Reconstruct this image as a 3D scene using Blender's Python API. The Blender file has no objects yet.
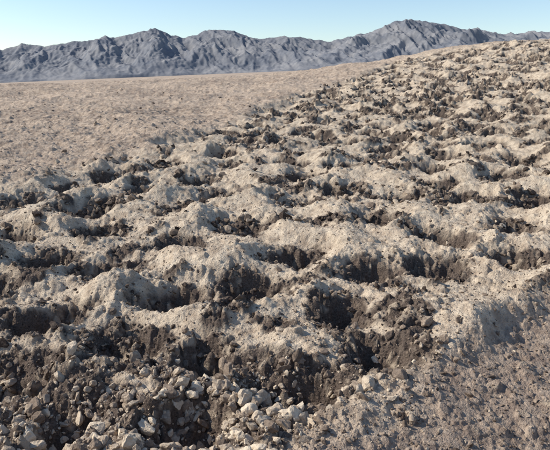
import bpy, math, bmesh
import numpy as np
from mathutils import Vector
rng=np.random.default_rng(7)

# ---------------------------------------------------------------- noise
def _h(ix,iy,s):
    ix=ix.astype(np.int64).astype(np.uint32); iy=iy.astype(np.int64).astype(np.uint32)
    h=ix*np.uint32(374761393)+iy*np.uint32(668265263)+np.uint32((s*2246822519)&0xffffffff)
    h=(h^(h>>np.uint32(13)))*np.uint32(1274126177)
    h=(h^(h>>np.uint32(15)))*np.uint32(2246822519)
    h=h^(h>>np.uint32(16))
    return h.astype(np.float64)/4294967295.0
def gn(x,y,s):
    x0=np.floor(x); y0=np.floor(y); fx=x-x0; fy=y-y0
    u=fx*fx*fx*(fx*(fx*6-15)+10); v=fy*fy*fy*(fy*(fy*6-15)+10)
    def g(dx,dy):
        a=_h(x0+dx,y0+dy,s)*2*math.pi
        return np.cos(a)*(fx-dx)+np.sin(a)*(fy-dy)
    return (g(0,0)*(1-u)+g(1,0)*u)*(1-v)+(g(0,1)*(1-u)+g(1,1)*u)*v
def fbm(x,y,f,o,s,gain=.5):
    r=0;a=1
    for i in range(o):
        r=r+a*gn(x*f+17.3*i,y*f-9.1*i,s+i); a*=gain; f*=2.03
    return r
def ridged(x,y,f,o,s):
    r=0;a=1
    for i in range(o):
        r=r+a*(1-2.2*np.abs(gn(x*f+7.3*i,y*f-3.1*i,s+i))); a*=.5; f*=2.07
    return r
def cobble(x,y,size,s,dens=1.0):
    """field of half buried angular stones, returns height 0..~1 (of stone size)"""
    X=x/size;Y=y/size; x0=np.floor(X); y0=np.floor(Y)
    best=np.zeros_like(X)
    for dx in(-1,0,1):
        for dy in(-1,0,1):
            cx=x0+dx; cy=y0+dy
            px=cx+.15+.7*_h(cx,cy,s); py=cy+.15+.7*_h(cx,cy,s+1)
            k=_h(cx,cy,s+2); th=_h(cx,cy,s+3)*math.pi; el=.55+.45*_h(cx,cy,s+4)
            r=(.3+.45*k)
            ux=X-px; uy=Y-py
            a=(ux*np.cos(th)+uy*np.sin(th))/el; b=(-ux*np.sin(th)+uy*np.cos(th))
            d=np.maximum(np.abs(a)*.9+np.abs(b)*.45,np.abs(b)*.95+.2*np.abs(a))/r
            tilt=(_h(cx,cy,s+5)-.5)*a+( _h(cx,cy,s+6)-.5)*b
            hgt=np.clip((1.05-d)*2.6,0,1)*(r*(.85)+.9*tilt)
            hgt=np.where(_h(cx,cy,s+7)<dens,hgt,0)
            best=np.maximum(best,hgt)
    return best
def ss(a,b,x):
    t=np.clip((x-a)/(b-a),0,1); return t*t*(3-2*t)

# ---------------------------------------------------------------- pits (metres, listed ones projected from image pixels onto the slope)
P=[(-9.2,20.0),(-7.4,23.3),(-7.0,17.5),(-10.5,24.5),(-5.8,27.0),(-3.7,23.9),(-3.7,28.6),(-1.9,32.0),(1.3,29.3),(3.9,30.3),
(-1.3,20.9),(0.7,17.7),(-0.6,15.2),(1.7,13.9),(2.8,16.3),(-3.2,19.1),(-2.7,14.8),(-5.6,13.6),(-3.4,12.3),(-5.6,11.0),(-7.9,15.3),
(-1.4,11.5),(0.4,10.4),(2.3,11.6),(-1.5,9.4),(5.1,24.6),(9.4,32.6),(5.6,19.2),(3.7,21.6),(4.7,16.6),(7.3,17.1),
(7.8,23.9),(8.5,20.2),(-5.0,16.9),(1.6,35.5),(6.4,32.8),(12.6,30.3),(10.6,23.2),(-8.1,29.2),(-3.8,9.4),
(1.0,24.5),(10.6,27.0),(-6.3,20.6)]
P=[list(p) for p in P]
def xl(y): return np.interp(y,[0,8,20,25.4,28.2,33.1,42.2,53.5,67.6,74.7,84.4,110],[-16,-15,-14,-12,-11.2,-8.4,-6,-2.2,1.5,5,11,24])
def xr(y): return np.interp(y,[0,8.6,11,12.6,14.7,18,25,40],[-3,.9,3.2,4.7,7.3,13,35,200])
for j in range(60):
    for i in range(60):
        x=-20+i*3.1+(j%2)*1.55; y=7+j*2.8
        x2=x+.35*y*.35 ; 
        x2+=rng.uniform(-.8,.8); y2=y+rng.uniform(-.8,.8)
        if y2>104 or x2<xl(y2)+.4 or x2>xr(y2)-.6 or abs(x2)>.75*(y2+6): continue
        if min((x2-p[0])**2+(y2-p[1])**2 for p in P)<2.35**2: continue
        P.append([x2,y2])
P=np.array(P); PR=rng.uniform(.6,1.0,len(P)); PD=rng.uniform(.7,1.3,len(P)); PA=rng.uniform(0,math.pi,len(P)); PE=rng.uniform(.8,1.0,len(P))
far=P[:,1]>34; PR[far]*=1.25; PD[far]*=1.25
PD[P[:,1]<12.5]*=.8
cell={}
for i,(a,b) in enumerate(P): cell.setdefault((int(a//3),int(b//3)),[]).append(i)

def base(x,y):
    xs=.5*(x+np.sqrt(x*x+9+(.12*y)**2))       # smooth ramp, hill rises to the right
    R=0.00155*xs*np.minimum(y,105)+0.0003*x*np.minimum(y,120)*.6
    R=np.where(R>7,7+(R-7)*.3,R)
    b=-6.45+0.052*np.minimum(y,140)+R
    b=np.where(y<8,np.maximum(b,-1.75-.56*y),b)
    far=0.015*np.minimum(y,4000)+0.04*np.clip(x,-2500,2500)-4.2
    far=far+(1.9*fbm(x,y,.02,4,400)+.9*ridged(x,y,.03,3,410))*ss(120,200,y)*(1-ss(500,900,y))
    w=ss(92,190,y)
    return b*(1-w)+far*w
def fields(x,y):
    n=len(x)
    wx=x+.5*fbm(x,y,.55,2,50)+.24*fbm(x,y,2.0,3,52); wy=y+.5*fbm(x,y,.55,2,60)+.24*fbm(x,y,2.0,3,62)
    F=np.full(n,9.0); pit=np.zeros(n)
    sel=np.where((y<112)&(y>4))[0]
    if len(sel):
        cx=np.floor(wx[sel]/3).astype(int); cy=np.floor(wy[sel]/3).astype(int)
        key=(cx+200)*1000+(cy+200)
        order=np.argsort(key,kind='stable'); ks=key[order]
        uk,st=np.unique(ks,return_index=True); en=np.append(st[1:],len(ks))
        for k,a,b in zip(uk,st,en):
            ci=k//1000-200; cj=k%1000-200
            idx=sel[order[a:b]]
            for di in(-1,0,1):
                for dj in(-1,0,1):
                    for q in cell.get((ci+di,cj+dj),()):
                        dx=wx[idx]-P[q,0]; dy=wy[idx]-P[q,1]
                        c,s=math.cos(PA[q]),math.sin(PA[q])
                        d=np.sqrt(((dx*c+dy*s)/PE[q])**2+(dx*s-dy*c)**2)
                        F[idx]=np.minimum(F[idx],d)
                        pit[idx]=np.minimum(pit[idx],-PD[q]*(1-ss(.1,PR[q]*1.3,d)))
    edge=fbm(x,y,.3,3,70)*1.8
    m=ss(-1.2,1.2,x-xl(y)+edge)*ss(-1.0,1.0,xr(y)-x+edge*.7)*(1-ss(100,112,y))
    nearq=1-ss(10.5,14,y)
    mound=(.66-.38*nearq)*ss(.5,1.9,F)*m*(.75+1.0*gn(x*.5,y*.5,91))
    patch=fbm(x,y,.5,3,80)
    farw=ss(25,45,y)
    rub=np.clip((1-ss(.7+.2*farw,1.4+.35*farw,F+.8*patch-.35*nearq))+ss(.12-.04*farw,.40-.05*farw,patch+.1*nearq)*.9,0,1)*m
    z=base(x,y)+pit*m*.85+mound-.14*m
    ex=x-xr(y)
    z=z-.16*np.clip(ex,0,6)*(1-ss(20,45,y))+.12*np.exp(-((ex+.3)/.8)**2)*(1-ss(20,40,y))
    out=(1-m)*ss(16,26,y)*(1-ss(130,200,y))
    z=z+out*(.55*ridged(x+.5*y,y,.075,5,35)+.11*ridged(x,y,.4,4,36)+.06*fbm(x,y,1.1,3,37,.6))
    z=z+.12*fbm(x,y,.8,3,10)+(.035+.10*rub)*fbm(x,y,2.4,5,20,.6)*(1-ss(80,160,y))
    z=z+.35*fbm(x,y,.12,2,30)*ss(25,60,y)
    cob=np.zeros(n)
    s1=np.where((y<70)&(rub>.03))[0]
    if len(s1):
        cob[s1]+=.28*cobble(x[s1],y[s1],.34,100,.8)*rub[s1]
    s2=np.where((y<50)&(y>4))[0]
    if len(s2):
        cc=cobble(x[s2],y[s2],.14,120,.55)
        cob[s2]=np.maximum(cob[s2],.09*cc*(.45+.75*rub[s2]+.3*(1-m[s2])))
    s4=np.where((y<90)&(y>4))[0]
    if len(s4):
        cc=cobble(x[s4],y[s4],.33,140,.18)
        cob[s4]=np.maximum(cob[s4],.15*cc)
    s3=np.where((y<110)&(y>=40)&(rub>.03))[0]
    if len(s3): cob[s3]+=.6*cobble(x[s3],y[s3],.75,130,.7)*rub[s3]*ss(40,55,y[s3])
    z=z+cob
    return z,rub,m,cob

# ---------------------------------------------------------------- ground sheet
def cols():
    a=np.linspace(-.60,.60,1050)
    l=-.60-np.geomspace(.002,2.4,90)
    return np.concatenate([l[::-1],a,-l])
r=np.concatenate([np.linspace(.5,9.5,60,endpoint=False),np.geomspace(9.5,62,1050,endpoint=False),np.geomspace(62,300,300,endpoint=False),np.geomspace(300,9000,160)])
A=cols(); nx=len(A); ny=len(r)
X=(A[None,:]*(r[:,None]+1.5)).ravel(); Y=np.repeat(r-1.5,nx)
Z,RUB,M,COB=fields(X,Y)
def make_mesh(name,co,faces,k,attrs=None,smooth=False):
    me=bpy.data.meshes.new(name)
    me.vertices.add(len(co)); me.vertices.foreach_set("co",co.astype(np.float32).ravel())
    nf=len(faces)
    me.loops.add(nf*k); me.polygons.add(nf)
    me.loops.foreach_set("vertex_index",faces.astype(np.int32).ravel())
    me.polygons.foreach_set("loop_start",np.arange(0,nf*k,k,dtype=np.int32))
    me.polygons.foreach_set("loop_total",np.full(nf,k,dtype=np.int32))
    me.polygons.foreach_set("use_smooth",np.full(nf,smooth))
    me.update(calc_edges=True)
    for n,v in (attrs or {}).items():
        at=me.attributes.new(n,'FLOAT','POINT'); at.data.foreach_set("value",v.astype(np.float32))
    ob=bpy.data.objects.new(name,me); bpy.context.scene.collection.objects.link(ob)
    return ob
def gridfaces(nx,ny):
    i=np.arange(nx-1)[None,:]+np.arange(ny-1)[:,None]*nx; i=i.ravel()
    return np.stack([i,i+1,i+1+nx,i+nx],1)
BANK=(1-M)*(1-ss(20,32,Y))
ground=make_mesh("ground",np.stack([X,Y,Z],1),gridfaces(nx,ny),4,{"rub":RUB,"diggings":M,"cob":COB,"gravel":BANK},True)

# ---------------------------------------------------------------- materials
def nodes(name):
    m=bpy.data.materials.new(name); m.use_nodes=True; nt=m.node_tree
    b=nt.nodes["Principled BSDF"]; b.inputs["Roughness"].default_value=.95
    b.inputs["Specular IOR Level"].default_value=.1
    return m,nt,b
def N(nt,t,**k):
    n=nt.nodes.new(t)
    for a,v in k.items(): setattr(n,a,v)
    return n
def mix(nt,f,a,b):
    n=N(nt,"ShaderNodeMix",data_type='RGBA')
    for s,v in((0,f),(6,a),(7,b)):
        if isinstance(v,bpy.types.NodeSocket): nt.links.new(v,n.inputs[s])
        else: n.inputs[s].default_value=v if s==0 else (*v,1)
    return n.outputs[2]
def math_(nt,op,a,b,c=None,clamp=False):
    n=N(nt,"ShaderNodeMath",operation=op,use_clamp=clamp)
    for s,v in enumerate((a,b,c)):
        if v is None: continue
        if isinstance(v,bpy.types.NodeSocket): nt.links.new(v,n.inputs[s])
        else: n.inputs[s].default_value=v
    return n.outputs[0]
def noise(nt,co,sc,det=4,rough=.6):
    n=N(nt,"ShaderNodeTexNoise"); n.inputs["Scale"].default_value=sc; n.inputs["Detail"].default_value=det; n.inputs["Roughness"].default_value=rough
    nt.links.new(co,n.inputs["Vector"]); return n.outputs["Fac"]
def rng_(nt,v,a,b):
    n=N(nt,"ShaderNodeMapRange"); n.inputs[1].default_value=a; n.inputs[2].default_value=b; nt.links.new(v,n.inputs[0]); return n.outputs[0]
def attr(nt,n_):
    n=N(nt,"ShaderNodeAttribute",attribute_name=n_); return n.outputs["Fac"]

m,nt,b=nodes("desert_soil")
co=N(nt,"ShaderNodeTexCoord").outputs["Object"]
n2=noise(nt,co,2.4,6,.72); n3=noise(nt,co,20,3,.7); nb=noise(nt,co,.07,8,.75)
out=math_(nt,'SUBTRACT',1.0,attr(nt,"diggings"))
pale=mix(nt,rng_(nt,n2,.36,.62),(.41,.315,.23),(.71,.585,.44))
plain=mix(nt,rng_(nt,n2,.36,.60),(.35,.26,.195),(.59,.465,.355))
plain=mix(nt,rng_(nt,nb,.46,.58),plain,mix(nt,rng_(nt,n2,.40,.60),(.26,.19,.145),(.49,.385,.295)))
plain=mix(nt,attr(nt,"gravel"),plain,mix(nt,rng_(nt,n2,.38,.62),(.23,.17,.135),(.45,.35,.27)))
pale=mix(nt,math_(nt,'MULTIPLY',out,.92),pale,plain)
pale=mix(nt,math_(nt,'MULTIPLY',rng_(nt,n3,.54,.67),.5),pale,(.15,.11,.087))
rubble_shade=mix(nt,rng_(nt,n3,.35,.65),(.048,.035,.030),(.165,.122,.098))  # dark brown rubble, deepened to paint shade into the pits
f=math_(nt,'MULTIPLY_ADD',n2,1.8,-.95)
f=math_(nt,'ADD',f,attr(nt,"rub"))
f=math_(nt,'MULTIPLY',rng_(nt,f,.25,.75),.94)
col=mix(nt,f,pale,rubble_shade)
stone=rng_(nt,attr(nt,"cob"),.05,.10)
col=mix(nt,math_(nt,'MULTIPLY',stone,rng_(nt,noise(nt,co,2.2,2),.5,.62)),col,(.42,.335,.25))
nt.links.new(col,b.inputs["Base Color"])
bp=N(nt,"ShaderNodeBump"); bp.inputs["Strength"].default_value=1; bp.inputs["Distance"].default_value=.06
nt.links.new(math_(nt,'ADD',n3,n2),bp.inputs["Height"]); nt.links.new(bp.outputs[0],b.inputs["Normal"])
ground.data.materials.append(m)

m2,nt,b=nodes("broken_stone")
co=N(nt,"ShaderNodeTexCoord").outputs["Object"]
t=attr(nt,"tone"); n3=noise(nt,co,14,4,.75)
t=math_(nt,'ADD',t,math_(nt,'MULTIPLY_ADD',n3,.9,-.45),clamp=True)
cr=N(nt,"ShaderNodeValToRGB"); nt.links.new(t,cr.inputs[0])
cr.color_ramp.elements[0].color=(.045,.033,.028,1); cr.color_ramp.elements[1].color=(.68,.56,.42,1)
e=cr.color_ramp.elements.new(.5); e.color=(.27,.205,.155,1)
nt.links.new(cr.outputs[0],b.inputs["Base Color"])
bp=N(nt,"ShaderNodeBump"); bp.inputs["Strength"].default_value=.9; bp.inputs["Distance"].default_value=.03
nt.links.new(n3,bp.inputs["Height"]); nt.links.new(bp.outputs[0],b.inputs["Normal"])

# ---------------------------------------------------------------- rocks
from mathutils import noise as mn
def variant(hi):
    bm=bmesh.new()
    k=rng.integers(11,18); p=rng.normal(size=(k,3)); p/=np.linalg.norm(p,axis=1)[:,None]; p*=rng.uniform(.8,1.1,(k,1))
    sc=np.array([1,rng.uniform(.6,.95),rng.uniform(.4,.75)]); p=p*sc*.5
    for q in p: bm.verts.new(q)
    res=bmesh.ops.convex_hull(bm,input=bm.verts[:])
    bmesh.ops.delete(bm,geom=[g for g in res['geom_interior'] if isinstance(g,bmesh.types.BMVert)],context='VERTS')
    bmesh.ops.triangulate(bm,faces=bm.faces[:])
    if hi:
        bmesh.ops.subdivide_edges(bm,edges=bm.edges[:],cuts=2,use_grid_fill=True)
        bmesh.ops.smooth_vert(bm,verts=bm.verts[:],factor=.5,use_axis_x=True,use_axis_y=True,use_axis_z=True)
        o=Vector(rng.uniform(-50,50,3))
        for v in bm.verts: v.co*=1.08+.30*mn.noise(v.co*3.5+o)+.18*mn.noise(v.co*8+o)
        bmesh.ops.triangulate(bm,faces=bm.faces[:])
    bm.verts.ensure_lookup_table(); bm.verts.index_update()
    vv=np.array([q.co[:] for q in bm.verts]); ff=np.array([[w.index for w in f.verts] for f in bm.faces]); bm.free()
    return vv,ff
variants=[variant(False) for _ in range(24)]+[variant(True) for _ in range(24)]
def scatter(n,ymin,ymax,smin,smax,pw,dens,seed):
    g=np.random.default_rng(seed)
    y=ymin*(ymax/ymin)**g.random(n); x=(g.random(n)*2-1)*.62*(y+1.5)
    z,rub,mm,cb=fields(x,y)
    keep=g.random(n)<dens(x,y,rub,mm)
    x,y,z,rub,mm=[q[keep] for q in(x,y,z,rub,mm)]
    s=smin*(smax/smin)**(g.random(len(x))**pw)
    return x,y,z,s,rub,mm
def clump(x,y): return ss(-.1,.3,fbm(x,y,.7,2,500))
sets=[
 scatter(42000,8,30,.04,.26,1.8,lambda x,y,r,m_:(.07+.83*r)*(.3+.7*clump(x,y)),1),
 scatter(20000,20,85,.16,.50,1.5,lambda x,y,r,m_:.025+.78*r,2),
 scatter(8000,8,13.2,.10,.45,1.6,lambda x,y,r,m_:m_*(.4+.5*r)*ss(13.2,9.8,y)*(.2+.8*clump(x,y))*(.35+.65*np.exp(-((x+.8)/2.8)**2)),3),
 scatter(26000,8,30,.025,.10,1.2,lambda x,y,r,m_:.6+0*x,4)]
x,y,z,s,rub,mm=[np.concatenate(q) for q in zip(*sets)]
n=len(x)
fg=ss(13.5,10,y)*mm
tone=np.clip(rng.normal(.40,.22,n)+.28*fg-.14*rub*(1-fg)+.06*(1-mm),0,1)
def rot(n):
    q=rng.normal(size=(n,4)); q[:,1:3]*=.5; q/=np.linalg.norm(q,axis=1)[:,None]
    w,a,b_,c=q.T
    return np.stack([1-2*(b_*b_+c*c),2*(a*b_-c*w),2*(a*c+b_*w),2*(a*b_+c*w),1-2*(a*a+c*c),2*(b_*c-a*w),2*(a*c-b_*w),2*(b_*c+a*w),1-2*(a*a+b_*b_)],1).reshape(n,3,3)
R=rot(n); var=rng.integers(0,24,n)+24*((y<15)&(s>.08))
VV=[];FF=[];TT=[];off=0
for v,(vv,ff) in enumerate(variants):
    i=np.where(var==v)[0]
    if not len(i): continue
    p=np.einsum('nij,kj->nki',R[i],vv)*s[i][:,None,None]+np.stack([x[i],y[i],z[i]+s[i]*.06],1)[:,None,:]
    VV.append(p.reshape(-1,3)); FF.append((ff[None]+(np.arange(len(i))*len(vv))[:,None,None]+off).reshape(-1,3)); TT.append(np.repeat(tone[i],len(vv))); off+=len(i)*len(vv)
rocks=make_mesh("rock_rubble",np.concatenate(VV),np.concatenate(FF),3,{"tone":np.concatenate(TT)})
rocks.data.materials.append(m2)

# ---------------------------------------------------------------- mountains
S=np.array([(-520,20),(-440,34),(-380,22),(-320,40),(-275,30),(-255,39),(-230,35),(-213,37),(-195,39),(-180,42),(-160,42),(-140,47),(-117,50),(-105,46),(-90,44),(-70,50),(-50,50),(-35,48),(-13,41),(5,43),(25,43),(43,40),(57,38),(75,43),(97,48),(115,54),(130,58),(155,55),(180,53),(200,51),(220,45),(240,44),(260,49),(275,47),(330,55),(400,40),(520,50)],float)
gx=np.linspace(-3600,3600,1500); gy=np.linspace(2700,5000,420)
MX,MY=np.meshgrid(gx,gy); MX=MX.ravel(); MY=MY.ravel()
wy=MY+110*fbm(MX,MY,1/600,3,210); wx=MX+40*fbm(MX,MY,1/500,3,200)
a=MX/MY*3700
prof=np.interp(a,S[:,0]*5.97,S[:,1]*5.78)
shape=np.where(wy<3700,np.clip((wy-2950)/750,0,1),np.clip((4900-wy)/1200,0,1))
rg=ridged(wx,wy*.6,1/330,5,220)
gul=ridged(wx+.25*wy,wy*.35,1/110,4,240)
am=shape**.6*(1-.76*shape**5)*(prof/230)
H=prof*shape**1.1+am*(58*(rg-1.1)+32*(gul-1.0))
H=np.where(shape>0,H,0)
fb=0.015*np.minimum(MY,4000)+0.04*np.clip(MX,-2500,2500)-4.4
MZ=np.maximum(H,0)+fb*(1-.95*shape)-14*(1-ss(0,.05,shape))
mt=make_mesh("mountain_range",np.stack([MX,MY,MZ],1),gridfaces(len(gx),len(gy)),4,None,True)
m3,nt,b=nodes("mountain_rock_painted_haze")
co=N(nt,"ShaderNodeTexCoord").outputs["Object"]
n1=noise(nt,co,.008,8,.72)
nt.links.new(mix(nt,rng_(nt,n1,.40,.60),(.15,.16,.185),(.26,.255,.26)),b.inputs["Base Color"])  # distance haze painted into the rock colour: bluish, low contrast
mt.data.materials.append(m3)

# ---------------------------------------------------------------- light, sky, camera
sc=bpy.context.scene
d=Vector((-.95,.10,.0)).normalized(); el=math.radians(37)
sd=Vector((d.x*math.cos(el),d.y*math.cos(el),math.sin(el)))
L=bpy.data.lights.new("sun","SUN"); L.energy=5; L.angle=math.radians(.5); L.color=(1,.94,.83)
lo=bpy.data.objects.new("sun",L); sc.collection.objects.link(lo); lo.rotation_euler=sd.to_track_quat('Z','Y').to_euler()
w=bpy.data.worlds.new("World"); sc.world=w; w.use_nodes=True
bg=w.node_tree.nodes["Background"]; sky=w.node_tree.nodes.new("ShaderNodeTexSky"); sky.sky_type='NISHITA'; sky.sun_disc=False
sky.sun_elevation=el; sky.sun_rotation=math.atan2(d.x,d.y); sky.altitude=0; sky.air_density=1.0; sky.dust_density=.2; sky.ozone_density=3.3
mx=w.node_tree.nodes.new("ShaderNodeMix"); mx.data_type='RGBA'; mx.blend_type='MULTIPLY'; mx.inputs[0].default_value=1
mx.inputs[7].default_value=(1.14,1.10,1.06,1)
w.node_tree.links.new(sky.outputs[0],mx.inputs[6]); w.node_tree.links.new(mx.outputs[2],bg.inputs[0]); bg.inputs[1].default_value=.15
cam=bpy.data.cameras.new("camera"); cam.sensor_width=36; cam.lens=36*590/550; cam.clip_end=30000; cam.clip_start=.1
c=bpy.data.objects.new("camera",cam); sc.collection.objects.link(c); c.location=(0,0,0); c.rotation_euler=(math.radians(90-13.8),0,0)
sc.camera=c
sc.view_settings.view_transform='Standard'; sc.view_settings.look='None'; sc.view_settings.exposure=0
